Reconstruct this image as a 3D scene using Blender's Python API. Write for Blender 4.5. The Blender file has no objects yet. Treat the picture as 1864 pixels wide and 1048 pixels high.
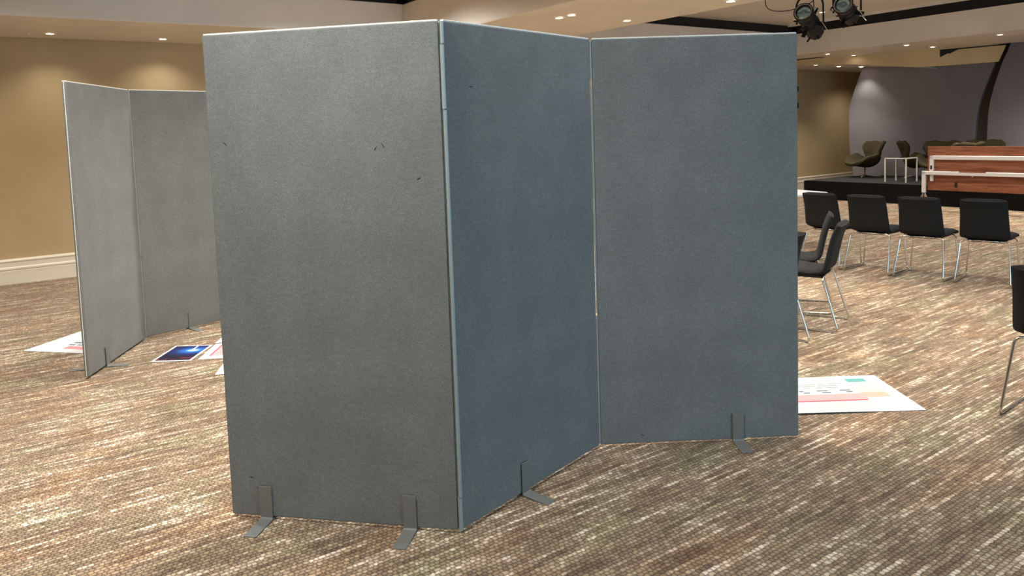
import bpy, math, random
from mathutils import Vector, Matrix

random.seed(7)
scene = bpy.context.scene
col = scene.collection
PI = math.pi

# ------------------------------------------------------------------ camera
cam_d = bpy.data.cameras.new('camera')
cam = bpy.data.objects.new('camera', cam_d)
col.objects.link(cam)
FPX, PITCH, ROLL, CAMH = 1374.26, 0.0791, -0.0332, 1.4202
cam_d.sensor_fit = 'HORIZONTAL'
cam_d.sensor_width = 36.0
cam_d.lens = FPX / 1864 * 36.0
cam_d.shift_y = -(524 - 347.53) / 1864
cam_d.clip_start = 0.05
fwd = Vector((0, math.cos(PITCH), -math.sin(PITCH)))
up0 = Vector((0, math.sin(PITCH), math.cos(PITCH)))
r0 = Vector((1, 0, 0))
er = math.cos(ROLL) * r0 + math.sin(ROLL) * up0
eu = -math.sin(ROLL) * r0 + math.cos(ROLL) * up0
m = Matrix((er, eu, -fwd)).transposed().to_4x4()
m.translation = Vector((0, 0, CAMH))
cam.matrix_world = m
scene.camera = cam

# ------------------------------------------------------------------ colour management, world
scene.view_settings.view_transform = 'Standard'
scene.view_settings.look = 'None'
scene.view_settings.gamma = 1.0
scene.view_settings.use_curve_mapping = False
scene.view_settings.exposure = 0.28
scene.cycles.max_bounces = 6
scene.cycles.diffuse_bounces = 4
scene.cycles.glossy_bounces = 3
scene.cycles.caustics_reflective = False
scene.cycles.caustics_refractive = False
world = bpy.data.worlds.new('world')
scene.world = world
world.use_nodes = True
world.node_tree.nodes['Background'].inputs[0].default_value = (0.75, 0.85, 1.0, 1)
world.node_tree.nodes['Background'].inputs[1].default_value = 0.3

# ------------------------------------------------------------------ room axes: u runs along the long wall to the stage, v away from it
ANG = math.radians(35.1)
UX = Vector((math.cos(ANG), math.sin(ANG), 0))
VX = Vector((math.sin(ANG), -math.cos(ANG), 0))
def R(u, v, z=0.0):
    return UX * u + VX * v + Vector((0, 0, z))

WARM = (1.0, 0.91, 0.78)
NEUT = (1.0, 0.96, 0.90)
COOL = (0.36, 0.70, 1.0)
def spot(name, loc, power, size=100, blend=0.7, color=WARM, target=None, radius=0.045, parent=None):
    d = bpy.data.lights.new(name, 'SPOT')
    d.energy = power; d.spot_size = math.radians(size); d.spot_blend = blend
    d.color = color; d.shadow_soft_size = radius
    o = bpy.data.objects.new(name, d); col.objects.link(o)
    if target is not None:
        dirv = Vector(target) - Vector(loc)
        o.rotation_euler = dirv.to_track_quat('-Z', 'Y').to_euler()
    if parent is not None:
        o.parent = parent
        o.location = Vector(loc) - parent.location
    else:
        o.location = loc
    return o

def area(name, loc, power, sx, sy, color, normal):
    d = bpy.data.lights.new(name, 'AREA')
    d.shape = 'RECTANGLE'; d.size = sx; d.size_y = sy; d.energy = power; d.color = color
    o = bpy.data.objects.new(name, d); col.objects.link(o)
    o.location = loc
    o.rotation_euler = Vector(normal).to_track_quat('-Z', 'Z').to_euler()
    return o

# cool light added to tint the screens; its window is assumed, unseen, behind and to the right of the camera
P_ASSUMED_WINDOW = 200
area('assumed_window_light', R(4.5, 4.93, 1.55), P_ASSUMED_WINDOW, 4.2, 1.9, COOL, -VX)
# unseen lamps: downlight rows carried on, plus coffer lamps added to light the screens
P_BEAM, P_COFFER, P_SOFFIT = 62, 60, 20
for v in (-6.85, -3.05, -1.8, -0.55, 0.7, 1.95, 3.2):
    spot('unseen_beam_lamp', R(4.56, v, 2.44), P_BEAM if v < -1 else 16)
for v in (-6.85, -3.05, -1.8, -0.55, 0.7, 1.95, 3.2):
    spot('unseen_beam_lamp', R(5.32, v, 2.44), P_BEAM if v < -1 else 16)
for u, v, p in ((-4.2, -6.6, 70), (-2.0, -6.6, 90), (0.2, -6.6, 120), (2.95, -6.6, 360),
                (-4.2, -4.2, 60), (-2.0, -4.2, 90), (0.2, -4.2, 150), (2.3, -4.2, 275),
                (-4.2, -1.9, 25), (-2.0, -1.9, 40), (0.2, -1.9, 200), (2.3, -1.9, 36),
                (-4.2, 0.4, 8), (-2.0, 0.4, 8), (0.2, 0.4, 8), (2.3, 0.4, 8), (-2.0, 2.8, 8), (2.3, 2.8, 8)):
    spot('added_coffer_lamp', R(u, v, 3.02), p, size=150, blend=0.9, color=NEUT)  # added, placed and powered to brighten screens, floor and coffer fascias
for u in (7.4, 9.8):
    for v in (-6.6, -4.6, -2.4, -0.2, 2.0):
        spot('added_coffer_lamp', R(u, v, 3.02), P_COFFER * 1.5, size=150, blend=0.9, color=NEUT)  # more added lamps, brightening the far floor and stage
spot('unseen_soffit_lamp', R(15.4, -8.6, 2.36), 34, size=150, blend=1.0)  # bare lamp added behind the stage panel to brighten the long wall
spot('unseen_soffit_lamp', R(11.6, -9.0, 2.53), 40, size=120)
for u in (-4.6, -3.5, -2.5, -1.45, -0.4, 2.82, 3.9, 5.0, 6.1, 7.2, 8.3, 9.4, 10.5):
    spot('unseen_soffit_lamp', R(u, -9.02, 2.53), P_SOFFIT, size=125, blend=1.0)
for u in (12.02, 12.88):
    for v in (-4.4, -3.4, -2.1, -0.7, 0.7, 2.1):
        spot('unseen_soffit_lamp', R(u, v, 2.53), P_BEAM * 1.6, size=(100 if u < 12.5 else 145), blend=0.9)

# ------------------------------------------------------------------ materials
def mat(name, color, rough=0.6, metal=0.0, spec=0.5, emis=None, estr=0.0, coat=0.0):
    mt = bpy.data.materials.new(name); mt.use_nodes = True
    b = mt.node_tree.nodes['Principled BSDF']
    b.inputs['Base Color'].default_value = (*color, 1)
    b.inputs['Roughness'].default_value = rough
    b.inputs['Metallic'].default_value = metal
    b.inputs['Specular IOR Level'].default_value = spec
    b.inputs['Coat Weight'].default_value = coat
    if emis:
        b.inputs['Emission Color'].default_value = (*emis, 1)
        b.inputs['Emission Strength'].default_value = estr
    return mt

class NT:
    """small helper to wire shader nodes"""
    def __init__(s, mt):
        s.t = mt.node_tree; s.b = s.t.nodes['Principled BSDF']
    def n(s, typ, **kw):
        nd = s.t.nodes.new(typ)
        for k, v in kw.items(): setattr(nd, k, v)
        return nd
    def link(s, a, b): s.t.links.new(a, b)
    def math(s, op, a, b=None, c=None):
        nd = s.n('ShaderNodeMath', operation=op)
        for i, x in enumerate((a, b, c)):
            if x is None: continue
            if isinstance(x, (int, float)): nd.inputs[i].default_value = x
            else: s.link(x, nd.inputs[i])
        return nd.outputs[0]
    def comb(s, x, y, z=0.0):
        nd = s.n('ShaderNodeCombineXYZ')
        for i, q in enumerate((x, y, z)):
            if isinstance(q, (int, float)): nd.inputs[i].default_value = q
            else: s.link(q, nd.inputs[i])
        return nd.outputs[0]
    def noise(s, vec, scale, detail=2, rough=0.5):
        nd = s.n('ShaderNodeTexNoise'); nd.inputs['Scale'].default_value = scale
        nd.inputs['Detail'].default_value = detail; nd.inputs['Roughness'].default_value = rough
        if vec is not None: s.link(vec, nd.inputs['Vector'])
        return nd
    def ramp(s, fac, stops, interp='LINEAR'):
        nd = s.n('ShaderNodeValToRGB'); cr = nd.color_ramp; cr.interpolation = interp
        while len(cr.elements) < len(stops): cr.elements.new(0.5)
        for e, (p, c) in zip(cr.elements, stops): e.position = p; e.color = (*c, 1)
        s.link(fac, nd.inputs[0]); return nd.outputs[0]
    def mix(s, fac, a, b, mode='MIX'):
        nd = s.n('ShaderNodeMix', data_type='RGBA', blend_type=mode)
        for sock, x in ((nd.inputs[0], fac), (nd.inputs[6], a), (nd.inputs[7], b)):
            if isinstance(x, (int, float)): sock.default_value = x
            elif isinstance(x, tuple): sock.default_value = (*x, 1)
            else: s.link(x, sock)
        return nd.outputs[2]
    def bump(s, h, strength, dist):
        nd = s.n('ShaderNodeBump'); nd.inputs['Strength'].default_value = strength
        nd.inputs['Distance'].default_value = dist
        s.link(h, nd.inputs['Height']); s.link(nd.outputs[0], s.b.inputs['Normal'])
    def obj(s):
        return s.n('ShaderNodeTexCoord').outputs['Object']
    def xyz(s, vec):
        nd = s.n('ShaderNodeSeparateXYZ'); s.link(vec, nd.inputs[0]); return nd.outputs

def carpet_material():
    mt = mat('woven_carpet', (0.3, 0.2, 0.13), 0.95, spec=0.1); k = NT(mt)
    o = k.xyz(k.obj()); x, y = o[0], o[1]
    warp = k.noise(k.obj(), 3.0, 2)
    yw = k.math('MULTIPLY_ADD', warp.outputs['Fac'], 0.012, y)
    jit = k.noise(k.obj(), 55.0, 2)
    yw = k.math('ADD', yw, k.math('MULTIPLY_ADD', jit.outputs['Fac'], 0.016, -0.008))
    ROW, LOOP = 0.0172, 0.0195
    yr = k.math('DIVIDE', yw, ROW); row = k.math('FLOOR', yr); fy = k.math('FRACT', yr)
    off = k.math('MULTIPLY', k.math('FRACT', k.math('MULTIPLY', row, 0.5)), 1.0)
    jx = k.noise(k.comb(k.math('MULTIPLY', x, 34.0), k.math('MULTIPLY', row, 3.7), 5.0), 1.0, 1)
    xr = k.math('ADD', k.math('ADD', k.math('DIVIDE', x, LOOP), off), k.math('MULTIPLY', jx.outputs['Fac'], 1.3))
    loop = k.math('FLOOR', xr); fx = k.math('FRACT', xr)
    # yarn colour changes slowly along a row, abruptly between rows
    st = k.noise(k.comb(k.math('MULTIPLY', x, 3.6), k.math('MULTIPLY', row, 7.31), 0.0), 1.0, 2, 0.5)
    band = k.noise(k.comb(k.math('MULTIPLY', x, 1.4), k.math('MULTIPLY', y, 9.0), 3.0), 1.0, 3, 0.6)
    patch = k.noise(k.comb(k.math('MULTIPLY', x, 2.0), k.math('MULTIPLY', y, 4.0), 9.0), 1.0, 2)
    wn = k.n('ShaderNodeTexWhiteNoise', noise_dimensions='2D'); k.link(k.comb(loop, row), wn.inputs[0])
    f = k.math('ADD', k.math('MULTIPLY', st.outputs['Fac'], 0.74), k.math('MULTIPLY', band.outputs['Fac'], 0.26))
    f = k.math('ADD', f, k.math('MULTIPLY_ADD', wn.outputs['Value'], 0.13, -0.065))
    c = k.ramp(f, [(0.33, (0.17, 0.112, 0.072)), (0.43, (0.27, 0.188, 0.124)), (0.53, (0.37, 0.275, 0.178)),
                   (0.595, (0.55, 0.425, 0.31)), (0.66, (0.84, 0.71, 0.57))])
    tint = k.ramp(patch.outputs['Fac'], [(0.30, (1.0, 0.88, 0.76)), (0.5, (1.0, 1.0, 1.0)), (0.70, (0.90, 1.02, 0.90))])
    c = k.mix(1.0, c, tint, 'MULTIPLY')
    sx = k.math('SINE', k.math('MULTIPLY', fx, PI)); sy = k.math('SINE', k.math('MULTIPLY', fy, PI))
    h = k.math('POWER', k.math('MULTIPLY', sx, sy), 0.42)
    gap = k.ramp(h, [(0.0, (0.16, 0.14, 0.12)), (0.5, (0.70, 0.69, 0.68)), (0.85, (1.08, 1.08, 1.08)), (1.0, (1.16, 1.16, 1.16))])
    c = k.mix(1.0, c, gap, 'MULTIPLY')
    k.link(c, k.b.inputs['Base Color'])
    k.bump(h, 0.7, 0.006)
    k.b.inputs['Sheen Weight'].default_value = 0.15
    return mt

def felt_material():
    mt = mat('grey_loop_felt', (0.2, 0.2, 0.2), 0.95, spec=0.15); k = NT(mt)
    oc = k.obj()
    mp = k.n('ShaderNodeMapping'); mp.inputs['Scale'].default_value = (1.0, 1.0, 1.9); k.link(oc, mp.inputs[0])
    fine = k.noise(mp.outputs[0], 150, 3, 0.65)
    mid = k.noise(mp.outputs[0], 38, 4, 0.65)
    big = k.noise(oc, 4.5, 3, 0.55)
    f = k.math('ADD', k.math('MULTIPLY', fine.outputs['Fac'], 0.56),
               k.math('ADD', k.math('MULTIPLY', mid.outputs['Fac'], 0.24), k.math('MULTIPLY', big.outputs['Fac'], 0.20)))
    c = k.ramp(f, [(0.34, (0.125, 0.137, 0.135)), (0.5, (0.185, 0.198, 0.194)), (0.66, (0.27, 0.287, 0.279))])
    k.link(c, k.b.inputs['Base Color'])
    k.bump(f, 0.6, 0.004)
    k.b.inputs['Sheen Weight'].default_value = 0.1
    return mt

def paint_material(name, color, rough=0.5, var=0.06):
    mt = mat(name, color, rough, spec=0.4); k = NT(mt)
    nz = k.noise(k.obj(), 1.7, 3)
    lo = tuple(q * (1 - var) for q in color); hi = tuple(min(1, q * (1 + var)) for q in color)
    k.link(k.ramp(nz.outputs['Fac'], [(0.3, lo), (0.7, hi)]), k.b.inputs['Base Color'])
    fn = k.noise(k.obj(), 90, 2); k.bump(fn.outputs['Fac'], 0.05, 0.002)
    return mt

def fabric_material(name, color, scale=260):
    mt = mat(name, color, 0.9, spec=0.2); k = NT(mt)
    nz = k.noise(k.obj(), scale, 2)
    lo = tuple(q * 0.75 for q in color); hi = tuple(q * 1.25 for q in color)
    k.link(k.ramp(nz.outputs['Fac'], [(0.35, lo), (0.65, hi)]), k.b.inputs['Base Color'])
    k.bump(nz.outputs['Fac'], 0.25, 0.002)
    return mt

def wood_material():
    mt = mat('walnut_laminate', (0.25, 0.09, 0.045), 0.42, spec=0.4); k = NT(mt)
    mp = k.n('ShaderNodeMapping'); mp.inputs['Scale'].default_value = (0.9, 1.0, 13.0); k.link(k.obj(), mp.inputs[0])
    nz = k.noise(mp.outputs[0], 2.0, 5, 0.6)
    c = k.ramp(nz.outputs['Fac'], [(0.30, (0.16, 0.052, 0.027)), (0.5, (0.29, 0.10, 0.05)), (0.70, (0.42, 0.17, 0.09))])
    k.link(c, k.b.inputs['Base Color']); return mt

def nebula_material():
    """printed picture: dark blue field with a bright star and beam (flat print)"""
    mt = mat('printed_picture', (0.01, 0.02, 0.1), 0.35); k = NT(mt)
    o = k.xyz(k.obj())
    dx = k.math('SUBTRACT', o[0], 0.045); dy = k.math('SUBTRACT', o[1], 0.055)
    d = k.math('SQRT', k.math('ADD', k.math('MULTIPLY', dx, k.math('MULTIPLY', dx, 0.45)), k.math('MULTIPLY', dy, dy)))
    c = k.ramp(d, [(0.0, (0.95, 1.0, 1.0)), (0.012, (0.55, 0.85, 1.0)), (0.035, (0.03, 0.20, 0.70)), (0.075, (0.012, 0.03, 0.20)), (0.13, (0.010, 0.007, 0.03))])
    low = k.math('GREATER_THAN', k.math('MULTIPLY', o[1], -1.0), 0.10)
    nz = k.noise(k.obj(), 22, 3)
    glow = k.math('MULTIPLY', low, k.math('GREATER_THAN', nz.outputs['Fac'], 0.54))
    c = k.mix(k.math('MULTIPLY', glow, 0.7), c, (0.22, 0.02, 0.05))
    bx = k.math('LESS_THAN', k.math('ABSOLUTE', k.math('SUBTRACT', o[0], 0.036)), 0.006)
    by = k.math('GREATER_THAN', o[1], 0.06)
    c = k.mix(k.math('MULTIPLY', k.math('MULTIPLY', bx, by), 0.9), c, (0.9, 0.97, 1.0))
    k.link(c, k.b.inputs['Base Color']); return mt

M = dict(
    carpet=carpet_material(), felt=felt_material(),
    trim=fabric_material('lit_pale_binding', (0.85, 0.84, 0.78), 300),  # pale fabric, colour raised to carry the light from above
    wall=paint_material('tan_wall_paint', (0.50, 0.385, 0.22), 0.55),
    ceil=paint_material('cream_ceiling_paint', (0.77, 0.72, 0.67), 0.34),
    white=paint_material('cream_gloss_trim', (0.82, 0.76, 0.64), 0.35, 0.03),
    slot=mat('black_shadow_gap', (0.012, 0.012, 0.013), 0.8),
    sail=paint_material('slate_grey_wall_cladding', (0.30, 0.285, 0.325), 0.7, 0.05),
    back=mat('dark_back_wall', (0.30, 0.27, 0.25), 0.9),
    yellow=paint_material('ochre_bulkhead_paint', (0.62, 0.50, 0.30), 0.5),
    bracket=mat('grey_painted_steel', (0.185, 0.19, 0.178), 0.42, 0.0),
    hinge=mat('pale_blue_grey_plastic', (0.30, 0.36, 0.375), 0.45),
    chairfab=fabric_material('black_upholstery', (0.016, 0.017, 0.018)),
    chrome=mat('chrome', (0.72, 0.70, 0.68), 0.18, 1.0),
    blackplastic=mat('black_plastic', (0.015, 0.015, 0.015), 0.45),
    olive=fabric_material('olive_wool', (0.072, 0.060, 0.032)),
    alu=mat('satin_aluminium', (0.62, 0.62, 0.60), 0.35, 0.9),
    whitemetal=mat('white_powder_coat', (0.80, 0.77, 0.74), 0.4),
    wood=wood_material(),
    stagetop=fabric_material('charcoal_stage_carpet', (0.030, 0.030, 0.029), 120),
    skirt=fabric_material('black_stage_skirt', (0.004, 0.004, 0.004), 120),
    paper=mat('white_poster_paper', (0.78, 0.78, 0.79), 0.55),
    tablewhite=mat('white_table_laminate', (0.85, 0.85, 0.86), 0.4),
    pink=mat('pink_ink', (0.80, 0.28, 0.31), 0.55), rose=mat('pale_pink_ink', (0.82, 0.44, 0.44), 0.55),
    red=mat('crimson_ink', (0.72, 0.08, 0.16), 0.55), teal=mat('teal_ink', (0.12, 0.42, 0.43), 0.55),
    beige=mat('beige_ink', (0.75, 0.70, 0.63), 0.55), tan=mat('peach_ink', (0.72, 0.48, 0.38), 0.55),
    grey=mat('grey_ink', (0.42, 0.46, 0.48), 0.55), slate=mat('slate_ink', (0.16, 0.22, 0.25), 0.55),
    nebula=nebula_material(),
    lamp=mat('lamp_lens', (1, 0.95, 0.85), 0.4, emis=(1.0, 0.86, 0.66), estr=14),
    ring=mat('lamp_trim_ring', (0.75, 0.70, 0.62), 0.4),
    lampbody=mat('black_lantern_metal', (0.008, 0.008, 0.009), 0.5, 0.0, 0.25),
    lens=mat('coated_lens', (0.42, 0.66, 0.72), 0.12, 0.7, coat=1.0),
    cable=mat('black_cable', (0.02, 0.015, 0.012), 0.6),
    glass=None,
)
g = mat('clear_glass', (0.95, 0.98, 0.97), 0.02); g.node_tree.nodes['Principled BSDF'].inputs['Transmission Weight'].default_value = 1.0
M['glass'] = g

# ------------------------------------------------------------------ mesh helpers
class MB:
    def __init__(s): s.v = []; s.f = []; s.mi = []; s.cur = 0
    def add(s, vs, fs):
        b = len(s.v); s.v += [Vector(q) for q in vs]
        s.f += [tuple(i + b for i in f) for f in fs]; s.mi += [s.cur] * len(fs)
        return s
    def box(s, lo, hi):
        x0, y0, z0 = lo; x1, y1, z1 = hi
        return s.add([(x0,y0,z0),(x1,y0,z0),(x1,y1,z0),(x0,y1,z0),(x0,y0,z1),(x1,y0,z1),(x1,y1,z1),(x0,y1,z1)],
                     [(3,2,1,0),(4,5,6,7),(0,1,5,4),(1,2,6,5),(2,3,7,6),(3,0,4,7)])
    def prism(s, poly, a, b):
        """poly: list of 3d points, extruded by vector b-a"""
        n = len(poly); d = Vector(b) - Vector(a)
        vs = [Vector(p) for p in poly] + [Vector(p) + d for p in poly]
        fs = [tuple(range(n))[::-1], tuple(range(n, 2*n))] + [(i, (i+1) % n, n + (i+1) % n, n + i) for i in range(n)]
        return s.add(vs, fs)
    def tube(s, pts, r, seg=8, cap=True, radii=None):
        pts = [Vector(p) for p in pts]; n = len(pts)
        t0 = (pts[1] - pts[0]).normalized()
        nrm = t0.orthogonal().normalized(); vs = []
        prev = t0
        for i, p in enumerate(pts):
            if i == 0: t = t0
            elif i == n - 1: t = (pts[-1] - pts[-2]).normalized()
            else: t = ((pts[i+1] - p).normalized() + (p - pts[i-1]).normalized()).normalized()
            q = prev.rotation_difference(t); nrm = (q @ nrm).normalized(); prev = t
            bn = t.cross(nrm); rr = radii[i] if radii else r
            for kk in range(seg):
                a = 2 * PI * kk / seg
                vs.append(p + (nrm * math.cos(a) + bn * math.sin(a)) * rr)
        fs = []
        for i in range(n - 1):
            for kk in range(seg):
                a, b = i*seg + kk, i*seg + (kk+1) % seg
                fs.append((a, b, b + seg, a + seg))
        if cap:
            fs.append(tuple(range(seg))[::-1]); fs.append(tuple(range((n-1)*seg, n*seg)))
        return s.add(vs, fs)
    def lathe(s, prof, seg=24, axis='Z', cap=True):
        vs = []; n = len(prof)
        for r, h in prof:
            for kk in range(seg):
                a = 2*PI*kk/seg; vs.append((r*math.cos(a), r*math.sin(a), h))
        fs = []
        for i in range(n-1):
            for kk in range(seg):
                a, b = i*seg+kk, i*seg+(kk+1) % seg
                fs.append((a, b, b+seg, a+seg))
        if cap: fs.append(tuple(range(seg))[::-1]); fs.append(tuple(range((n-1)*seg, n*seg)))
        return s.add(vs, fs)
    def xform(s, mtx):
        s.v = [mtx @ q for q in s.v]; return s
    def build(s, name, material, parent=None, smooth=False, bevel=0.0, segs=2):
        me = bpy.data.meshes.new(name)
        me.from_pydata([tuple(q) for q in s.v], [], s.f)
        mats = material if isinstance(material, (list, tuple)) else [material]
        for q in mats: me.materials.append(q)
        for p, i in zip(me.polygons, s.mi): p.material_index = i; p.use_smooth = smooth
        me.update()
        o = bpy.data.objects.new(name, me); col.objects.link(o)
        if parent is not None: o.parent = parent
        if bevel > 0:
            b = o.modifiers.new('bevel', 'BEVEL'); b.width = bevel; b.segments = segs
            b.limit_method = 'ANGLE'; b.angle_limit = math.radians(40)
        return o

def fillet(pts, r, n=5):
    pts = [Vector(p) for p in pts]; out = [pts[0]]
    for i in range(1, len(pts)-1):
        a, p, b = pts[i-1], pts[i], pts[i+1]
        d1 = (a-p); d2 = (b-p); rr = min(r, d1.length*0.45, d2.length*0.45)
        p1 = p + d1.normalized()*rr; p2 = p + d2.normalized()*rr
        for kk in range(n+1):
            t = kk/n; out.append(p1*(1-t)**2 + p*2*t*(1-t) + p2*t*t)
    out.append(pts[-1]); return out

def tag(o, label, cat, group=None, kind=None):
    if label: o['label'] = label
    if cat: o['category'] = cat
    if group: o['group'] = group
    if kind: o['kind'] = kind
    return o
def empty(name, loc=(0,0,0), rz=0.0):
    o = bpy.data.objects.new(name, None); col.objects.link(o)
    o.empty_display_size = 0.1; o.location = loc; o.rotation_euler = (0, 0, rz); return o
def struct(o, label=None):
    o['kind'] = 'structure'
    if label: o['label'] = label
    return o
def copy_tree(o, parent=None):
    c = o.copy(); col.objects.link(c); c.parent = parent
    for ch in [q for q in bpy.data.objects if q.parent == o]:
        copy_tree(ch, c)
    return c

# room-aligned box: local x = u, local y = -v  (object turned by ANG about z)
def room_box(name, u0, u1, v0, v1, z0, z1, material, bevel=0.0):
    mb = MB().box((u0, -v1, z0), (u1, -v0, z1))
    o = mb.build(name, material, bevel=bevel); o.rotation_euler = (0, 0, ANG); return o

# ------------------------------------------------------------------ room shell
UB, UE, VL, VR = -6.0, 16.4, -9.43, 5.0
fl = MB().box((UB-0.2, -VR-0.2, -0.08), (UE+0.2, -VL+0.2, 0.0)).build('floor', M['carpet'])
fl.rotation_euler = (0, 0, ANG); struct(fl, 'woven brown and cream striped loop carpet')
struct(room_box('wall_left', UB-0.1, UE, VL-0.12, VL, 0, 3.2, M['wall']), 'tan painted long wall behind the screens')
struct(room_box('wall_back', UB-0.12, UB, VL, VR, 0, 3.2, M['wall']))
struct(room_box('wall_front', UE, UE+0.12, VL, VR, 0, 3.2, M['back']), 'dark wall behind the stage panels')
# right wall with an assumed, unseen window opening in it
w = MB()
for lo, hi in (((UB, 0), (2.35, 3.2)), ((6.65, 0), (UE, 3.2)), ((2.35, 0), (6.65, 0.55)), ((2.35, 2.46), (6.65, 3.2))):
    w.box((lo[0], -VR-0.12, lo[1]), (hi[0], -VR, hi[1]))
o = w.build('wall_right', M['wall']); o.rotation_euler = (0, 0, ANG); struct(o)
w = MB()
for i in range(4):
    x = 2.35 + i * 4.3 / 3
    w.box((x-0.03, -VR-0.09, 0.55), (x+0.03, -VR-0.04, 2.46))
w.box((2.35, -VR-0.09, 0.55), (6.65, -VR-0.04, 0.61)); w.box((2.35, -VR-0.09, 2.40), (6.65, -VR-0.04, 2.46))
o = w.build('assumed_window_1', M['white']); o.rotation_euler = (0, 0, ANG); struct(o)  # window frame assumed, out of view, around the added cool light

# moulded skirting along the long wall
prof = [(0, 0), (0.030, 0), (0.030, 0.135), (0.026, 0.145), (0.036, 0.152), (0.036, 0.168), (0.024, 0.180), (0.022, 0.225),
        (0.030, 0.232), (0.033, 0.243), (0.026, 0.256), (0.012, 0.262), (0, 0.262)]
mb = MB(); mb.prism([(UB, -VL - d, z) for d, z in prof], (0, 0, 0), (UE - 0.02 - UB, 0, 0))
o = mb.build('baseboard_left', M['white']); o.rotation_euler = (0, 0, ANG); struct(o, 'cream moulded skirting board along the tan wall')

# ceiling: high slab over two coffers, soffits and a cross beam, black shadow gap on top of each fascia
ZT, ZS, ZB, ZF = 3.06, 2.56, 2.47, 2.915
VS = -7.9
struct(room_box('ceiling', UB, UE, VL, VR, ZT, ZT+0.1, M['ceil']), 'cream painted coffered ceiling')
struct(room_box('ceiling', UB, 12.62, VL, VS, ZS, ZF, M['ceil'], 0.012), 'cream soffit with downlights above the tan wall')
struct(room_box('ceiling', 4.10, 5.63, VS, VR, ZB, ZF, M['ceil'], 0.02), 'cream ceiling beam crossing above the screens')
# far soffit, its rear edge slants
fa, fb = (12.43, VL), (13.66, -5.10)
def face_u(v): return fa[0] + (fb[0]-fa[0]) * (v - fa[1]) / (fb[1]-fa[1])
mb = MB()
mb.prism([(11.6, -VS, ZS), (11.6, -VR, ZS), (face_u(-3.0), -VR, ZS), (face_u(-3.0), 3.0, ZS), (face_u(VS), -VS, ZS)], (0,0,0), (0,0,ZF-ZS))
mb.prism([(12.42, 9.43, ZS), (12.42, -VS, ZS), (face_u(VS), -VS, ZS), (face_u(VL), 9.43, ZS)], (0,0,0), (0,0,ZF-ZS))
o = mb.build('ceiling', M['ceil']); o.rotation_euler = (0,0,ANG); struct(o, 'cream soffit with two rows of downlights before the stage')
# shadow gaps
n = 0
for (u0, u1, v0, v1) in ((UB, 4.06, VS-0.3, VS-0.06), (4.16, 5.57, VS, VR), (5.67, 11.6, VS-0.3, VS-0.06), (11.66, 12.3, VS, VR)):
    n += 1
    struct(room_box('trim_%d' % n, u0, u1, v0, v1, ZF, ZT, M['slot']), 'black shadow gap along the coffer edge')
# coffer ceiling's edge lip
n += 1
struct(room_box('trim_%d' % n, 11.40, 11.45, VS, VR, ZT-0.03, ZT, M['ceil']))

# bulkhead above the stage: face hanging from the slanting soffit edge, lower soffit behind it
fp = [(VL, 2.50), (-8.54, 2.478), (-8.11, 2.453), (-7.65, 2.414), (-7.21, 2.358), (-6.88, 2.307), (-6.63, 2.277), (-6.23, 2.273), (-5.51, 2.278)]
mb = MB(); T = 0.03
for i in range(len(fp)-1):
    (va, za), (vb, zb) = fp[i], fp[i+1]
    ua, ub = face_u(va), face_u(vb)
    ztb = ZS; zta = ZS
    pts = [(ua, -va, za), (ub, -vb, zb), (ub, -vb, ztb), (ua, -va, zta)]
    mb.prism(pts, (0,0,0), (T, 0, 0))
# slanted right end
mb.prism([(face_u(-5.51), 5.51, 2.278), (face_u(-5.417), 5.417, 2.53), (face_u(-5.51), 5.51, 2.53)], (0,0,0), (T,0,0))
o = mb.build('trim_%d' % (n+1), M['yellow']); o.rotation_euler = (0,0,ANG); struct(o, 'ochre curved bulkhead face above the stage')
mb = MB()
for i in range(5):
    (va, za), (vb, zb) = fp[i], fp[i+1]
    mb.prism([(face_u(va)+T, -va, za), (face_u(vb)+T, -vb, zb), (16.3, -vb, zb-0.03), (16.3, -va, za-0.03)], (0,0,0), (0,0,0.03))
o = mb.build('ceiling', M['ceil']); o.rotation_euler = (0,0,ANG); struct(o, 'low soffit with three downlights beside the stage')
mb = MB()   # black notch cut in the bulkhead
mb.prism([(face_u(-6.306)-0.004, 6.306, 2.545), (face_u(-6.306)-0.004, 6.306, 2.42), (face_u(-6.19)-0.004, 6.19, 2.475), (face_u(-6.17)-0.004, 6.17, 2.465), (face_u(-6.05)-0.004, 6.05, 2.525),
          (face_u(-5.42)-0.004, 5.42, 2.537), (face_u(-5.42)-0.004, 5.42, 2.552)][::-1], (0,0,0), (0.03,0,0))
o = mb.build('trim_%d' % (n+2), M['slot']); o.rotation_euler = (0,0,ANG); struct(o, 'black gap at the top of the bulkhead')

# slate grey sail-shaped wall panels behind the stage
def bez(pts, n=10):
    out = []
    P = [pts[0]] + list(pts) + [pts[-1]]
    for i in range(1, len(P)-2):
        for kk in range(n):
            t = kk/n; a, b, c, d = P[i-1], P[i], P[i+1], P[i+2]
            out.append(tuple(0.5*((2*b[j]) + (-a[j]+c[j])*t + (2*a[j]-5*b[j]+4*c[j]-d[j])*t*t + (-a[j]+3*b[j]-3*c[j]+d[j])*t**3) for j in (0, 1)))
    out.append(tuple(pts[-1])); return out
def sail(name, u, left, right, label):
    L = bez(left); Rr = bez(right)
    poly = [(u, -v, z) for v, z in L] + [(u, -v, z) for v, z in Rr[::-1]]
    mb = MB(); mb.prism(poly, (0,0,0), (0.09, 0, 0))
    o = mb.build(name, M['sail'], bevel=0.01); o.rotation_euler = (0,0,ANG); struct(o, label); return o
sail('wall_stage', 14.45, [(-8.50, 0.0), (-8.515, 0.33), (-8.59, 0.80), (-8.61, 1.29), (-8.587, 1.73), (-8.357, 2.362), (-8.20, 2.62)],
     [(-6.25, 0.0), (-6.25, 0.33), (-6.235, 1.04), (-6.17, 1.6), (-5.98, 2.175), (-5.80, 2.62)], 'slate grey stage wall panel with curved edge, beside the tan wall')
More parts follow.
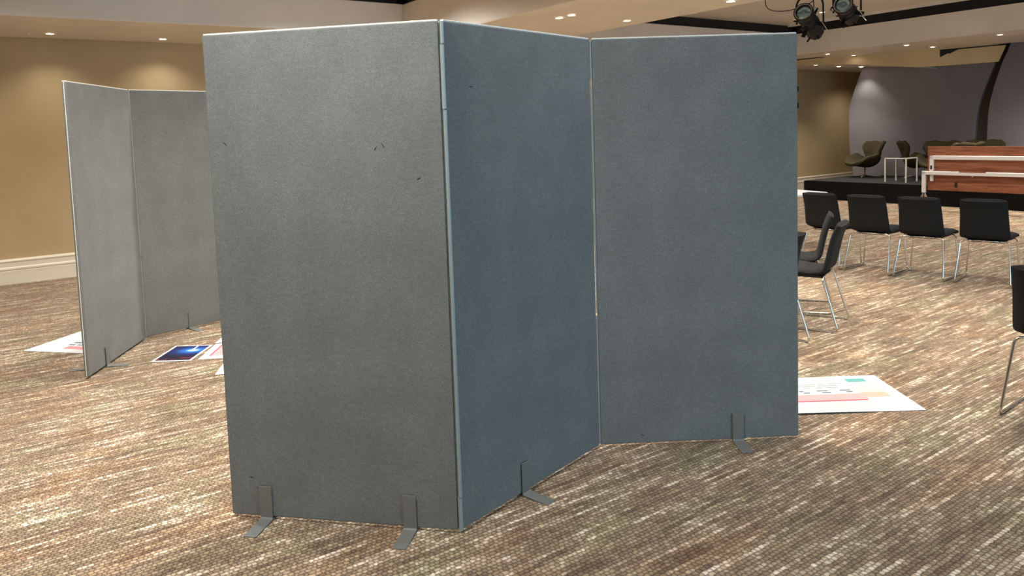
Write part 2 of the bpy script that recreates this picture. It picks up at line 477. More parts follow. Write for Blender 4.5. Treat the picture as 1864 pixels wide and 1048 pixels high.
sail('wall_stage', 14.32, [(-6.00, 0.0), (-6.00, 0.33), (-5.985, 1.0), (-5.952, 1.61), (-5.80, 2.2), (-5.646, 2.60), (-5.52, 2.95)],
     [(-2.2, 0.0), (-2.2, 2.95)], 'slate grey stage wall panel with curved edge, at the right of the photo')

# ------------------------------------------------------------------ stage
SZ = 0.33
st = empty('stage', R(12.45, -8.3, 0), ANG)
mb = MB().box((0.012, -8.28, SZ-0.05), (1.84, -0.012, SZ)); mb.build('deck', M['stagetop'], st)
mb = MB(); pts = []
N = 160
for i in range(N+1):
    y = -8.28 * i / N; pts.append((0.006*math.sin(i*1.9) + 0.004*math.sin(i*0.7), y))
vs = [(x, y, 0.004) for x, y in pts] + [(x*0.3, y, SZ-0.004 + 0.004*math.sin(i*0.31)) for i, (x, y) in enumerate(pts)]
fs = [(i, i+1, N+1+i+1, N+1+i) for i in range(N)]
mb.add(vs, fs)
mb.box((0.006, -8.28, 0.004), (0.02, -0.002, SZ-0.006))
mb.box((0.006, -0.012, 0.004), (1.84, 0.0, SZ-0.006))
mb.build('skirt', M['skirt'], st)
tag(st, 'low black skirted stage with charcoal carpet top at the far right', 'stage')

# ------------------------------------------------------------------ folding felt screens
PH, PT_ = 1.8, 0.022
def make_panel(screen, a, b, feet=(), nicks=(), back_feet=True, ga=0.0, gb=0.0):
    """panel whose face runs a->b; its face side is to the right of a->b (towards the viewer)"""
    a = Vector((*a, 0)); b = Vector((*b, 0)); d = (b-a).normalized(); L = (b-a).length
    o = empty_panel = None
    mb = MB().box((ga, 0.0, 0.012), (L-gb, PT_, PH))
    p = mb.build('panel', M['felt'], screen, bevel=0.005)
    p.location = a - screen.location; p.rotation_euler = (0, 0, math.atan2(d.y, d.x))
    # pale binding around the rim, brightness of the overhead light put into its colour
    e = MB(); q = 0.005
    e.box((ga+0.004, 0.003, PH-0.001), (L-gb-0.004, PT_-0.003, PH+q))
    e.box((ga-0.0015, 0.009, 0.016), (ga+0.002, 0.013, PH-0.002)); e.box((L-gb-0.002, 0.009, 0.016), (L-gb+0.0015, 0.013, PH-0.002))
    e.build('lit_edge_binding', M['trim'], p, bevel=0.0015)
    for t in feet:
        f = MB(); wd = 0.025; th = 0.0035; hgt = 0.132
        # plate flat on the face, bent out along the floor, doubled on the other side
        prof = [(-0.008, hgt), (-0.008, 0.013), (-0.013, 0.0075), (-0.128, 0.0040), (-0.128, 0.0005), (-0.010, 0.0030), (-0.0045, 0.009), (-0.0045, hgt)]
        prof2 = [(PT_*2-0.0 if False else PT_ - y, z) for y, z in prof]
        f.prism([(t-wd, y, z) for y, z in prof], (0,0,0), (2*wd, 0, 0))
        if back_feet: f.prism([(t-wd, y, z) for y, z in prof2][::-1], (0,0,0), (2*wd, 0, 0))
        f.box((t-wd*0.9, -0.009, 0.0005), (t+wd*0.9, PT_+0.009, 0.005)); f.box((t-wd*0.4, -0.006, 0.06), (t+wd*0.4, PT_+0.006, 0.10))
        f.build('foot', M['bracket'], p, bevel=0.0012)
    for (t, z, wl, ang) in nicks:
        f = MB(); f.lathe([(0.001, -0.002), (0.5, -0.001), (0.9, 0.0), (0.95, 0.001)], 10)
        f.xform(Matrix.Translation((t, -0.0005, z)) @ Matrix.Rotation(ang, 4, 'Y') @ Matrix.Rotation(PI/2, 4, 'X') @ Matrix.Diagonal((wl, 0.0014, 0.4, 1)))
        f.build('nick', M['slot'], p)
    return p

def hinge(screen, pt, segs, r, off=(0, 0)):
    h = MB()
    for i, (z0, z1) in enumerate(segs):
        dx = 0.0007 if i % 2 else -0.0007
        h.tube([(dx, 0, z0), (dx, 0, z1)], r*(1.0 if i % 2 == 0 else 0.92), 12)
    o = h.build('hinge_strip', M['hinge'], screen, smooth=False)
    o.location = Vector((pt[0]+off[0], pt[1]+off[1], 0)) - screen.location
    return o

G = [(-1.099, 2.757), (-0.221, 2.579), (0.355, 3.268), (1.253, 3.296), (-2.614, 4.508), (-2.695, 5.402)]
s1 = empty('folding_screen', (0.0, 3.0, 0.0))
make_panel(s1, G[0], G[1], (0.146, 0.709), [(0.670, 1.385, 0.012, 1.05), (0.642, 1.376, 0.008, -1.0), (0.795, 1.268, 0.009, -0.5), (0.067, 1.408, 0.010, 0.7), (0.090, 0.161, 0.010, 0.2)], gb=0.011)
make_panel(s1, G[1], G[2], (0.366,), [(0.137, 1.581, 0.009, 0.1)], ga=0.011, gb=0.004)
make_panel(s1, G[2], G[3], (0.622,), [(0.19, 0.05, 0.012, 0.4)], ga=0.004)
hinge(s1, G[1], [(0.012, 0.13), (0.133, 1.50), (1.503, 1.72), (1.723, 1.797)], 0.0078, (0.0015, 0.0055))
hinge(s1, G[2], [(0.02, 0.6), (0.61, 1.60), (1.63, 1.79)], 0.0035, (0.0, -0.001))
for z in (1.56, 1.49):
    f = MB().tube([(0, 0, z-0.012), (0, 0, z+0.012)], 0.005, 8).build('hinge_pin', M['blackplastic'], s1)
    f.location = Vector((G[3][0]+0.006, G[3][1]+0.010, 0)) - s1.location
tag(s1, 'large grey felt folding screen of three hinged panels in the foreground', 'screen')

s2 = empty('folding_screen', (-2.6, 5.2, 0.0))
ed = Vector((0.64, 0.768)).normalized()
E1 = (G[5][0] + ed.x*0.9, G[5][1] + ed.y*0.9)
make_panel(s2, G[4], G[5], (0.253,), [], gb=0.004)
make_panel(s2, G[5], E1, (0.345,), [], ga=0.004)
fd = Vector((-0.33, 0.944)).normalized()
F0 = (G[4][0]-0.022, G[4][1]-0.012); F1 = (F0[0] + fd.x*0.9, F0[1] + fd.y*0.9)
p = make_panel(s2, F1, F0, (0.66,), [])
hinge(s2, G[5], [(0.02, 0.6), (0.61, 1.79)], 0.003, (0.002, -0.002))
tag(s2, 'smaller looking grey felt folding screen standing behind on the left', 'screen')

# ------------------------------------------------------------------ upholstered sled chairs
def sweep(path, widths, th, nx=9):
    """padded sheet: path = (y,z) points, half width per point; rounded rim"""
    P = [Vector((0, y, z)) for y, z in path]; n = len(P); mb = MB(); vs = []
    for side in (1, -1):
        for i in range(n):
            t = (P[min(i+1, n-1)] - P[max(i-1, 0)]).normalized(); nr = Vector((0, -t.z, t.y))
            for j in range(nx):
                s = -1 + 2*j/(nx-1); edge = (1 - abs(s)**6) ** 0.5
                endf = min(1.0, (min(i, n-1-i) / 2.0)); endf = (1-(1-endf)**2) ** 0.5
                hgt = th*0.5 * (0.25 + 0.75*edge*max(endf, 0.0))
                vs.append(P[i] + nr*(side*hgt) + Vector((s*widths[i], 0, 0)))
    def idx(sd, i, j): return sd*n*nx + i*nx + j
    fs = []
    for i in range(n-1):
        for j in range(nx-1):
            fs.append((idx(0,i,j), idx(0,i+1,j), idx(0,i+1,j+1), idx(0,i,j+1)))
            fs.append((idx(1,i,j), idx(1,i,j+1), idx(1,i+1,j+1), idx(1,i+1,j)))
        fs.append((idx(0,i,0), idx(1,i,0), idx(1,i+1,0), idx(0,i+1,0)))
        fs.append((idx(0,i,nx-1), idx(0,i+1,nx-1), idx(1,i+1,nx-1), idx(1,i,nx-1)))
    for j in range(nx-1):
        fs.append((idx(0,0,j), idx(0,0,j+1), idx(1,0,j+1), idx(1,0,j)))
        fs.append((idx(0,n-1,j), idx(1,n-1,j), idx(1,n-1,j+1), idx(0,n-1,j+1)))
    mb.add(vs, fs); return mb

def curve2(pts, n=6): return bez(pts, n)

def make_chair():
    t = empty('conference_chair')
    sp = curve2([(0.270, 0.368), (0.235, 0.393), (0.14, 0.399), (0.04, 0.391), (-0.04, 0.387), (-0.095, 0.402)], 4)
    sw = [0.180 + 0.010*math.sin(PI*min(1, i/(len(sp)-1)*1.3)) - (0.015 if i < 2 else 0) for i in range(len(sp))]
    sweep(sp, sw, 0.044).build('seat', M['chairfab'], t, smooth=True)
    bp = curve2([(-0.075, 0.390), (-0.118, 0.416), (-0.136, 0.475), (-0.150, 0.54), (-0.172, 0.63), (-0.203, 0.708), (-0.210, 0.721)], 4)
    n = len(bp); bw = []
    for i in range(n):
        f = i/(n-1); wv = 0.188 - 0.020*f
        if i >= n-2: wv -= 0.012*(i-(n-3))
        bw.append(wv)
    sweep(bp, bw, 0.040).build('backrest', M['chairfab'], t, smooth=True)
    for s in (-1, 1):
        pts = [(s*0.10, -0.108, 0.366), (s*0.178, -0.108, 0.366), (s*0.204, -0.215, 0.007), (s*0.204, 0.215, 0.007), (s*0.178, 0.195, 0.364), (s*0.10, 0.195, 0.364)]
        MB().tube(fillet(pts, 0.035), 0.0074, 8).build('sled_leg', M['chrome'], t, smooth=True)
    MB().tube([(-0.11, -0.108, 0.366), (0.11, -0.108, 0.366)], 0.0062, 8).build('crossbar', M['chrome'], t, smooth=True)
    MB().tube([(-0.11, 0.195, 0.364), (0.11, 0.195, 0.364)], 0.0062, 8).build('crossbar', M['chrome'], t, smooth=True)
    MB().box((-0.14, -0.10, 0.354), (0.14, 0.19, 0.372)).build('under_plate', M['blackplastic'], t, bevel=0.004)
    return t
chair0 = make_chair()
used = [False]
GCH = 'black conference chairs with chrome sled legs'
def place_chair(mid_rear, ang_deg, label):
    """mid point between the rear feet on the floor, heading of the chair in degrees"""
    o = chair0 if not used[0] else copy_tree(chair0)
    used[0] = True
    a = math.radians(ang_deg); f = Vector((math.cos(a), math.sin(a), 0))
    o.location = Vector((mid_rear[0], mid_rear[1], 0)) + f*0.215
    o.rotation_euler = (0, 0, a - PI/2)
    tag(o, label, 'chair', GCH); return o
def mid(p, q): return ((p[0]+q[0])/2, (p[1]+q[1])/2)
def ruv(u, v): q = R(u, v); return (q.x, q.y)
place_chair(ruv(6.585, -4.235), 37.5, 'black chair seen from behind, in front of the white table top')
place_chair(ruv(6.603, -3.775), 40.5, 'black chair seen from behind, third from the right end of the far row')
place_chair(ruv(6.662, -3.326), 43.0, 'black chair seen from behind, directly before the chrome caster of the folded table')
place_chair(ruv(6.755, -2.845), 47.0, 'black chair seen from behind, rightmost one seen whole in the far row')
place_chair(ruv(6.930, -2.400), 51.0, 'black chair of the far row cut off by the right edge of the photo')
place_chair(mid((2.13, 4.94), (2.39, 5.29)), 146.0, 'black chair in side view facing left, nearer of the two beside the screen')
place_chair(mid((2.34, 5.43), (2.46, 5.84)), 158.0, 'black chair in side view facing left, behind the nearer side-view chair')
place_chair((1.886-0.174, 4.75-0.122), 125.0, 'black chair almost wholly hidden behind the right edge of the big screen')
na = 39.0
place_chair((2.270 + 0.2125*math.sin(math.radians(na)), 3.486 - 0.2125*math.cos(math.radians(na))), na, 'near black chair at the right edge, close to the floor poster')

# ------------------------------------------------------------------ posters lying on the carpet
def sheet(name, origin, rz, w, h, label, curl=0.006):
    """origin = near-left corner, x to the right, y away"""
    n = 12; mb = MB(); th = 0.0012; vs = []
    def zz(x, y): return 0.002 + curl*max(0.0, math.sin(3.1*x/w + 0.6))*(max(0, 1-y/h*3.0)**2) * 0.5
    for sd in (0, 1):
        for j in range(n+1):
            for i in range(n+1):
                x, y = w*i/n, h*j/n
                vs.append((x, y, zz(x, y) + (th if sd else 0)))
    def ix(sd, i, j): return sd*(n+1)**2 + j*(n+1) + i
    fs = []
    for j in range(n):
        for i in range(n):
            fs.append((ix(1,i,j), ix(1,i+1,j), ix(1,i+1,j+1), ix(1,i,j+1)))
            fs.append((ix(0,i,j), ix(0,i,j+1), ix(0,i+1,j+1), ix(0,i+1,j)))
    for i in range(n):
        fs += [(ix(0,i,0), ix(0,i+1,0), ix(1,i+1,0), ix(1,i,0)), (ix(0,i,n), ix(1,i,n), ix(1,i+1,n), ix(0,i+1,n)),
               (ix(0,0,i), ix(1,0,i), ix(1,0,i+1), ix(0,0,i+1)), (ix(0,n,i), ix(0,n,i+1), ix(1,n,i+1), ix(1,n,i))]
    mb.add(vs, fs)
    t = empty(name, (*origin, 0), rz)
    mb.build('paper', M['paper'], t, smooth=False)
    tag(t, label, 'poster')
    def ink(part, material, rects, z=0.0):
        m2 = MB()
        for (x0, x1, y0, y1) in rects:
            k = max(1, int((x1-x0)/0.05))
            for q in range(k):
                a, b = x0+(x1-x0)*q/k, x0+(x1-x0)*(q+1)/k
                m2.add([(a,y0,zz(a,y0)+th+0.0006+z), (b,y0,zz(b,y0)+th+0.0006+z), (b,y1,zz(b,y1)+th+0.0006+z), (a,y1,zz(a,y1)+th+0.0006+z)], [(0,1,2,3)])
        o = m2.build(part, material, t)
        if 'text' in part or 'lines' in part: o['kind'] = 'stuff'
        return o
    return t, ink

# poster by the right edge of the big screen (near edge y 3.58, right edge x 1.98)
t, ink = sheet('poster', (1.12, 3.565), math.radians(0.5), 0.86, 0.525, 'white poster with pink band and teal block on the carpet right of the big screen', 0.012)
ink('teal_block', M['teal'], [(0.67, 0.775, 0.425, 0.478)])
ink('beige_block', M['beige'], [(0.655, 0.80, 0.275, 0.40)])
ink('peach_block', M['tan'], [(0.665, 0.79, 0.195, 0.268)])
ink('pink_band', M['rose'], [(0.03, 0.665, 0.165, 0.255)])
ink('red_rule', M['red'], [(0.03, 0.652, 0.155, 0.168)], 0.0002)
rr = []
for yy in (0.345, 0.375, 0.400):
    x = 0.05
    while x < 0.60:
        wv = random.uniform(0.03, 0.12); rr.append((x, min(x+wv, 0.63), yy, yy+0.014)); x += wv + random.uniform(0.012, 0.05)
ink('text_lines', M['grey'], rr)
rr = []
for yy in (0.275, 0.300):
    x = 0.05
    while x < 0.60:
        wv = random.uniform(0.02, 0.07); rr.append((x, min(x+wv, 0.63), yy, yy+0.015)); x += wv + random.uniform(0.03, 0.09)
ink('heading_lines', M['slate'], rr)
ink('small_text', M['beige'], [(0.40, 0.74, 0.118, 0.124), (0.42, 0.73, 0.098, 0.103), (0.06, 0.74, 0.072, 0.076), (0.46, 0.70, 0.052, 0.056)])

# poster left of the second screen
t, ink = sheet('poster', (-3.456, 5.186), math.radians(-13.5), 0.594, 0.80, 'white poster with black text lines lying left of the rear screen', 0.0)
ink('text_lines', M['slate'], [(0.215, 0.27, 0.165, 0.190), (0.285, 0.36, 0.165, 0.190), (0.375, 0.50, 0.165, 0.190), (0.215, 0.28, 0.215, 0.245), (0.295, 0.36, 0.215, 0.245), (0.375, 0.50, 0.215, 0.245), (0.30, 0.50, 0.27, 0.29)])
ink('pink_band', M['pink'], [(0.25, 0.50, 0.08, 0.145)])

# dark picture print
t, ink = sheet('photo_print', (-2.389, 4.815), math.radians(-0.5), 0.264, 0.368, 'dark blue star picture print with white border on the carpet', 0.0)
pic = MB().box((-0.115, -0.165, 0), (0.115, 0.165, 0.0004)).build('printed_image', M['nebula'], t)
pic.location = (0.132, 0.184, 0.0036); t['category'] = 'print'
# pink poster next to it
t, ink = sheet('poster', (-2.087, 4.833), math.radians(4), 0.30, 0.37, 'white sheet with pink printed box right of the dark blue print', 0.0)
ink('pink_block', M['rose'], [(0.062, 0.27, 0.065, 0.33)]); ink('red_rule', M['red'], [(0.050, 0.062, 0.065, 0.34)])
ink('text_lines', M['pink'], [(0.09, 0.16, 0.11, 0.116), (0.08, 0.17, 0.14, 0.146), (0.085, 0.15, 0.17, 0.176), (0.09, 0.16, 0.20, 0.206), (0.10, 0.17, 0.26, 0.266)], 0.0002)
t, ink = sheet('poster', (-2.125, 5.225), math.radians(4), 0.30, 0.40, 'white sheet mostly hidden by the big screen, beyond the pink printed sheet', 0.0)
ink('text_lines', M['grey'], [(0.03, 0.25, 0.015, 0.026)])
t, ink = sheet('poster', (-1.844, 4.497), math.radians(9), 0.30, 0.30, 'white sheet mostly hidden by the big screen, nearest to the camera', 0.0)
ink('text_lines', M['grey'], [(0.06, 0.22, 0.035, 0.042)])

# ------------------------------------------------------------------ white table behind the far row
tb = empty('table', (3.06, 8.62, 0), math.radians(20))
mb = MB(); w2, r2 = 0.40, 0.12; pl = []
for cx, cy, a0 in ((w2-r2, w2-r2, 0), (-(w2-r2), w2-r2, 90), (-(w2-r2), -(w2-r2), 180), (w2-r2, -(w2-r2), 270)):
    for kk in range(7):
        a = math.radians(a0 + 15*kk); pl.append((cx + r2*math.cos(a), cy + r2*math.sin(a), 0.595))
mb.prism(pl, (0,0,0), (0,0,0.025)); mb.build('table_top', M['tablewhite'], tb, bevel=0.004)
MB().lathe([(0.03, 0.02), (0.03, 0.595)], 16).build('column', M['alu'], tb, smooth=True)
MB().lathe([(0.22, 0.0), (0.22, 0.008), (0.04, 0.022)], 28).build('base', M['alu'], tb, smooth=False)
tag(tb, 'white topped low table just behind the leftmost chair of the far row', 'table')

# ------------------------------------------------------------------ folded flip-top table before the stage
ft = empty('flip_top_table', R(11.90, -5.80, 0), ANG)      # local x = away to the stage, local y = towards the wall (left)
Lt = 1.62
mb = MB().box((0.0, -Lt, 0.305), (0.026, 0.0, 0.972)); mb.build('table_top', M['wood'], ft, bevel=0.004)
x0 = -0.045
def bar(mb, ya, yb, za, zb, xa=x0, xb=-0.002): return mb.box((xa, min(ya,yb), za), (xb, max(ya,yb), zb))
mb = MB(); bar(mb, -0.045, -Lt+0.045, 0.775, 0.835); bar(mb, -0.045, -0.105, 0.60, 0.835); bar(mb, -Lt+0.045, -Lt+0.105, 0.60, 0.835)
mb.build('upper_rail', M['whitemetal'], ft, bevel=0.008)
mb = MB(); bar(mb, 0.045, -Lt-0.045, 0.545, 0.602, -0.095, -0.047); mb.build('lower_rail', M['whitemetal'], ft, bevel=0.008)
mb = MB(); bar(mb, -0.50, -0.86, 0.592, 0.604, -0.097, -0.045); mb.build('rail_notch', M['wood'], ft)
for y in (0.018, -Lt-0.018):
    mb = MB(); bar(mb, y+0.027, y-0.027, 0.27, 0.60, -0.095, -0.047)
    lg = mb.build('leg', M['whitemetal'], ft, bevel=0.008)
    for sx in (-1, 1):
        mb = MB().tube([(-0.07, y, 0.27), (-0.07+sx*0.10, y, 0.17), (-0.07+sx*0.27, y+0.02, 0.085)], 0.018, 10)
        ff = mb.build('foot', M['chrome'], ft, smooth=True)
        mb = MB().lathe([(0.030, -0.011), (0.035, -0.007), (0.035, 0.007), (0.030, 0.011)], 18)
        mb.xform(Matrix.Translation((-0.07+sx*0.27, y+0.02, 0.0355)) @ Matrix.Rotation(PI/2, 4, 'X'))
        mb.add([], []); mb.build('caster', M['blackplastic'], ft, smooth=False)
        MB().tube([(-0.07+sx*0.27, y+0.02, 0.085), (-0.07+sx*0.27, y+0.02, 0.06)], 0.010, 8).build('caster_stem', M['chrome'], ft)
mb = MB(); bar(mb, -0.055, -0.10, 0.445, 0.60, -0.050, -0.002); mb.build('latch', M['whitemetal'], ft, bevel=0.012)
mb = MB(); bar(mb, -0.062, -0.088, 0.625, 0.685, -0.049, -0.040); mb.build('latch_slot', M['blackplastic'], ft)
mb = MB(); bar(mb, -0.40, -0.435, 0.365, 0.440, -0.016, -0.001)
mb.build('lever', M['blackplastic'], ft, bevel=0.006)
MB().tube([(-0.03, -0.655, 0.545), (-0.03, -0.655, 0.525)], 0.012, 8).build('knob', M['whitemetal'], ft)
tag(ft, 'walnut flip-top table folded upright with white metal frame, before the stage', 'table')

# ------------------------------------------------------------------ olive swan-shaped lounge chairs on the stage
def make_swan():
    t = empty('lounge_chair')
    cl = bez([(0.30, 0.235), (0.24, 0.245), (0.12, 0.225), (0.0, 0.205), (-0.10, 0.210), (-0.175, 0.27), (-0.215, 0.39), (-0.255, 0.51), (-0.30, 0.625), (-0.315, 0.648)], 4)
    n = len(cl); nx = 17
    # half width and side rise along the centre line
    def lerp(tab, f):
        for (a, va), (b, vb) in zip(tab, tab[1:]):
            if f <= b:
                q = (f-a)/(b-a); q = q*q*(3-2*q); return va + (vb-va)*q
        return tab[-1][1]
    W = [(0, 0.15), (0.07, 0.24), (0.22, 0.33), (0.36, 0.355), (0.50, 0.30), (0.60, 0.205), (0.70, 0.245), (0.82, 0.30), (0.92, 0.27), (0.97, 0.20), (1.0, 0.10)]
    Zr = [(0, 0.01), (0.08, 0.05), (0.24, 0.19), (0.40, 0.25), (0.52, 0.15), (0.60, 0.05), (0.70, 0.03), (0.85, 0.035), (1.0, 0.01)]
    Cf = [(0, 0.0), (0.45, 0.02), (0.60, 0.05), (0.80, 0.13), (1.0, 0.04)]
    vs = []
    for i, (y, z) in enumerate(cl):
        f = i/(n-1); wv, zr, cf = lerp(W, f), lerp(Zr, f), lerp(Cf, f)
        for j in range(nx):
            s = -1 + 2*j/(nx-1); e = abs(s)**2.2
            vs.append((s*wv, y + cf*e, z + zr*e))
    fs = [(i*nx+j, i*nx+j+1, (i+1)*nx+j+1, (i+1)*nx+j) for i in range(n-1) for j in range(nx-1)]
    o = MB().add(vs, fs).build('shell', M['olive'], t, smooth=True)
    sm = o.modifiers.new('thickness', 'SOLIDIFY'); sm.thickness = 0.06; sm.offset = 0.0
    sb = o.modifiers.new('round', 'SUBSURF'); sb.levels = 1; sb.render_levels = 1
    MB().lathe([(0.012, 0.03), (0.012, 0.185), (0.05, 0.200)], 14).build('column', M['chrome'], t, smooth=True)
    b = MB()
    for kk in range(4):
        a = PI/4 + kk*PI/2; c, s = math.cos(a), math.sin(a)
        b.tube([(0, 0, 0.032), (0.15*c, 0.15*s, 0.022), (0.29*c, 0.29*s, 0.010)], 0.014, 8, radii=[0.018, 0.014, 0.009])
    b.build('star_base', M['alu'], t, smooth=True)
    return t
swan0 = make_swan(); sw_used = [False]
def place_swan(u, v, heading, label):
    o = swan0 if not sw_used[0] else copy_tree(swan0)
    sw_used[0] = True
    o.location = R(u, v, SZ + 0.002); o.rotation_euler = (0, 0, math.radians(heading) - PI/2)
    tag(o, label, 'armchair', 'olive lounge chairs on the stage'); return o
place_swan(13.74, -7.86, 188, 'olive lounge chair at the left end of the stage, beside the tan wall')
place_swan(13.93, -6.98, -30, 'olive lounge chair behind the thin white side table')
place_swan(13.48, -6.38, 225, 'olive lounge chair half hidden by the left end of the folded table')
place_swan(13.00, -5.84, 100, 'olive lounge chair whose back top shows above the folded table')
place_swan(13.86, -5.78, 250, 'olive lounge chair rising rightmost above the folded table')

# slim frame side table with glass top
sx_ = [(13.04, -7.02), (13.58, -7.14), (12.95, -6.68), (13.34, -6.72)]
c0 = ((sx_[0][0]+sx_[3][0])/2, -6.90)
tt = empty('side_table', R(12.97, -6.77, SZ), ANG)
H2 = 0.40
cor = [(-0.18, 0.18), (0.18, 0.18), (0.18, -0.18), (-0.18, -0.18)]   # local x=u, y=-v
for (x, y) in cor:
    MB().box((x-0.009, y-0.009, 0.0), (x+0.009, y+0.009, H2)).build('leg', M['whitemetal'], tt)
for i in range(4):
    (xa, ya), (xb, yb) = cor[i], cor[(i+1) % 4]
    MB().box((min(xa,xb)-0.010, min(ya,yb)-0.010, H2), (max(xa,xb)+0.010, max(ya,yb)+0.010, H2+0.016)).build('top_rail', M['whitemetal'], tt)
MB().box((-0.17, -0.17, H2+0.016), (0.17, 0.17, H2+0.022)).build('glass_top', M['glass'], tt)
tag(tt, 'slim white framed cube side table on the stage between the olive chairs', 'side table')

# ------------------------------------------------------------------ recessed downlights in view
dl_mesh = {}
def downlight(u, v, z, label, power, size=100, color=WARM, blend=0.7):
    t = empty('downlight', R(u, v, z), 0)
    if not dl_mesh:
        a = MB().lathe([(0.050, -0.0005), (0.050, -0.004), (0.038, -0.006), (0.036, -0.001)], 20, cap=False).build('trim_ring', M['ring'], t, smooth=True)
        b = MB().lathe([(0.001, -0.003), (0.037, -0.003), (0.037, -0.001)], 20, cap=False).build('lens', M['lamp'], t)
        dl_mesh['a'], dl_mesh['b'] = a.data, b.data
    else:
        for nm, kk in (('trim_ring', 'a'), ('lens', 'b')):
            o = bpy.data.objects.new(nm, dl_mesh[kk]); col.objects.link(o); o.parent = t
    tag(t, label, 'downlight', 'recessed ceiling downlights')
    q = R(u, v, z - 0.02)
    spot('downlight_lamp', q, power, size, blend, color, radius=0.04, parent=t)
    return t
downlight(0.68, -9.02, ZS, 'lit downlight in the left soffit, nearest the photo left edge', P_SOFFIT, 125, blend=1.0)
downlight(1.75, -9.09, ZS, 'lit downlight in the left soffit, above the rear screen', P_SOFFIT, 125, blend=1.0)
downlight(4.56, -5.62, ZB, 'lit downlight in the ceiling beam above the middle panel, left of the pair', P_BEAM)
downlight(4.56, -5.44, ZB, 'brightest sparkling downlight in the ceiling beam above the middle panel', 12)
downlight(5.32, -5.50, ZB, 'faint downlight in the ceiling beam above the right panel of the big screen', P_BEAM)
downlight(5.37, -4.28, ZB, 'downlight in the ceiling beam at the photo top edge', P_BEAM)
downlight(4.60, -4.30, ZB, 'downlight in the ceiling beam just outside the photo top edge', 130)  # out of view, assumed from the row; power raised for the screen's shadow edge
lab = {(0,0): 'leftmost downlight of the front row in the soffit before the stage', (0,1): 'middle downlight of the front row in the soffit before the stage', (0,2): 'right downlight in the soffit, above the right grey panel',
       (1,0): 'left downlight of the rear row in the soffit before the stage', (1,1): 'downlight beside the black notch in the bulkhead'}
for (i, j), tx in lab.items():
    u = (12.02, 12.82)[i]; v = ((-7.55, -6.20, -4.87), (-7.55, -6.19))[i][j]
    downlight(u, v, ZS, tx, (P_BEAM, 24)[i], (100, 64)[i])
downlight(12.95, -8.38, 2.468, 'leftmost of three downlights in the low soffit beside the stage', 45)
downlight(13.75, -8.40, 2.458, 'middle of three downlights in the low soffit beside the stage', 45)
downlight(14.22, -8.22, 2.440, 'downlight touching the top corner of the left grey panel', 16)
downlight(10.60, -6.75, ZT, 'small downlight in the far coffer between the two hanging lanterns', 10)
for (u, v, tx) in ((0.50, -9.03, 'tiny ceiling sensor beside the leftmost soffit downlight'), (1.57, -9.10, 'tiny ceiling sensor beside the soffit downlight above the rear screen')):
    o = MB().lathe([(0.022, 0.0), (0.022, -0.006), (0.012, -0.014), (0.001, -0.016)], 14).build('ceiling_sensor', M['ring'], smooth=True)
    o.location = R(u, v, ZS-0.0005); tag(o, tx, 'sensor')
# two flush ceiling discs in the far coffer
for (u, v, tx) in ((10.2, -5.72, 'pale ceiling disc at the photo top edge right of the lanterns'), (11.0, -5.34, 'white round ceiling fitting at the photo top edge')):
    o = MB().lathe([(0.09, 0.0), (0.09, -0.012), (0.05, -0.022)], 24).build('ceiling_disc', M['ring'])
    o.location = R(u, v, ZT-0.0005); tag(o, tx, 'ceiling fitting')

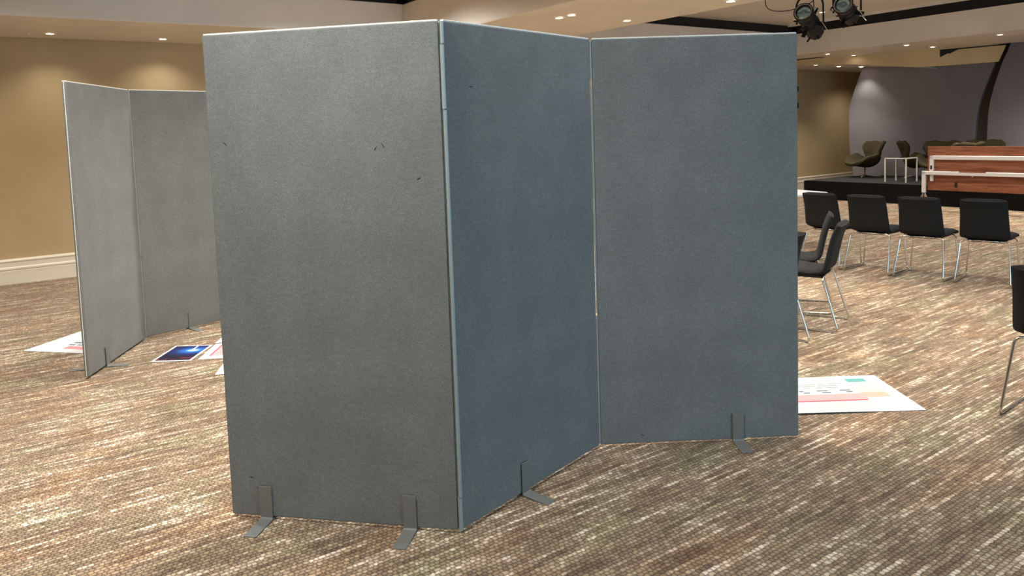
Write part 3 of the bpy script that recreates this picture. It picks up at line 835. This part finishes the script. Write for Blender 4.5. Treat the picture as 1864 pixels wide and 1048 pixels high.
# ------------------------------------------------------------------ hanging stage lanterns
def lantern(front, rear, label):
    front, rear = Vector(front), Vector(rear)
    ax = (rear - front).normalized(); L = (rear-front).length; midp = front + ax*L*0.52
    t = empty('stage_lantern', midp)
    q = ax.to_track_quat('Z', 'Y').to_matrix().to_4x4()
    T0 = Matrix.Translation(front - midp) @ q
    # barrel with colour frame holder
    b = MB().lathe([(0.078, 0.0), (0.086, 0.002), (0.088, 0.022), (0.080, 0.028), (0.074, 0.11), (0.080, 0.115), (0.080, 0.135), (0.070, 0.14), (0.072, 0.21)], 22, cap=False).xform(T0)
    b.build('lens_tube', M['lampbody'], t, smooth=True)
    MB().lathe([(0.001, 0.018), (0.035, 0.014), (0.060, 0.020), (0.074, 0.030)], 22, cap=False).xform(T0).build('lens', M['lens'], t, smooth=True)
    MB().lathe([(0.070, 0.006), (0.079, 0.000), (0.079, 0.008)], 22, cap=False).xform(T0).build('lens_ring', M['alu'], t, smooth=True)
    MB().lathe([(0.072, 0.20), (0.088, 0.215), (0.090, 0.32), (0.078, 0.345), (0.080, L-0.03), (0.066, L)], 8).xform(T0).build('lamp_housing', M['lampbody'], t)
    for kk in range(3):
        MB().box((-0.115, -0.006+0.0, L*0.72+0.035*kk), (0.115, 0.006, L*0.72+0.035*kk+0.010)).xform(T0 @ Matrix.Rotation(kk*PI/3, 4, 'Z')).build('cooling_fin', M['lampbody'], t)
    for a in (0.3, 1.9, 3.4, 5.0):
        MB().box((0.08, -0.018, 0.205), (0.150, 0.018, 0.213)).xform(T0 @ Matrix.Rotation(a, 4, 'Z')).build('shutter', M['lampbody'], t)
    for a in (0.0, 2.2):
        MB().tube([(0.07, 0, 0.12), (0.115, 0, 0.12)], 0.012, 8).xform(T0 @ Matrix.Rotation(a, 4, 'Z')).build('knob', M['alu'], t)
    # yoke: arms from both sides up to a clamp on the drop pipe
    side = ax.cross(Vector((0, 0, 1))).normalized()
    top = Vector((0, 0, 0.26)) - Vector((ax.x, ax.y, 0))*0.02
    pts = [side*0.118, side*0.118 + top*0.75, side*0.05 + top, -side*0.05 + top, -side*0.118 + top*0.75, -side*0.118]
    MB().tube(fillet(pts, 0.05), 0.009, 8).build('yoke', M['lampbody'], t, smooth=True)
    MB().tube([top + Vector((0,0,-0.01)), top + Vector((0,0,0.07))], 0.022, 10).build('clamp', M['alu'], t)
    MB().tube([top + Vector((0,0,0.06)), Vector((top.x, top.y, ZT - midp.z))], 0.010, 8).build('drop_rod', M['cable'], t)
    cb = [Vector((0.0, 0, 0)) + ax*L*0.42, Vector((0.04, 0.05, -0.03)) + ax*L*0.50, Vector((0.06, 0.05, 0.12)), top + Vector((0.03, 0, 0.1)), Vector((top.x+0.012, top.y, ZT-midp.z))]
    MB().tube(bezv(cb), 0.005, 6).build('power_cable', M['cable'], t, smooth=True)
    MB().tube(bezv([ax*(-0.1)+side*0.1, ax*0.02+side*0.16+Vector((0,0,-0.09)), ax*0.15+side*0.1]), 0.0025, 6).build('safety_wire', M['alu'], t)
    tag(t, label, 'stage light', 'hanging stage lanterns'); return t
def bezv(p, n=8):
    P = [p[0]] + [Vector(q) for q in p] + [p[-1]]; out = []
    for i in range(1, len(P)-2):
        for kk in range(n):
            t = kk/n; a, b, c, d = P[i-1], P[i], P[i+1], P[i+2]
            out.append(0.5*((2*b) + (c-a)*t + (2*a-5*b+4*c-d)*t*t + (3*b-a-3*c+d)*t**3))
    out.append(Vector(p[-1])); return out
lantern((2.655, 6.85, 2.40), (2.90, 7.17, 2.235), 'black stage lantern hanging lower, just above the right corner of the big screen')
lantern((3.03, 6.90, 2.46), (3.26, 7.24, 2.375), 'black stage lantern cut by the photo top edge, right of the other one')
# loose wire drooping from the coffer
wp = [R(7.95, -5.85, ZT), R(8.05, -5.90, 2.98), R(8.15, -5.95, 2.86), R(8.22, -5.88, 2.80), R(8.28, -5.66, 2.79), R(8.30, -5.40, 2.86), R(8.2, -5.2, ZT)]
o = MB().tube(bezv(wp), 0.006, 6).build('loose_cable', M['cable'], smooth=True)
tag(o, 'thin dark cable drooping from the coffer left of the lanterns', 'cable')
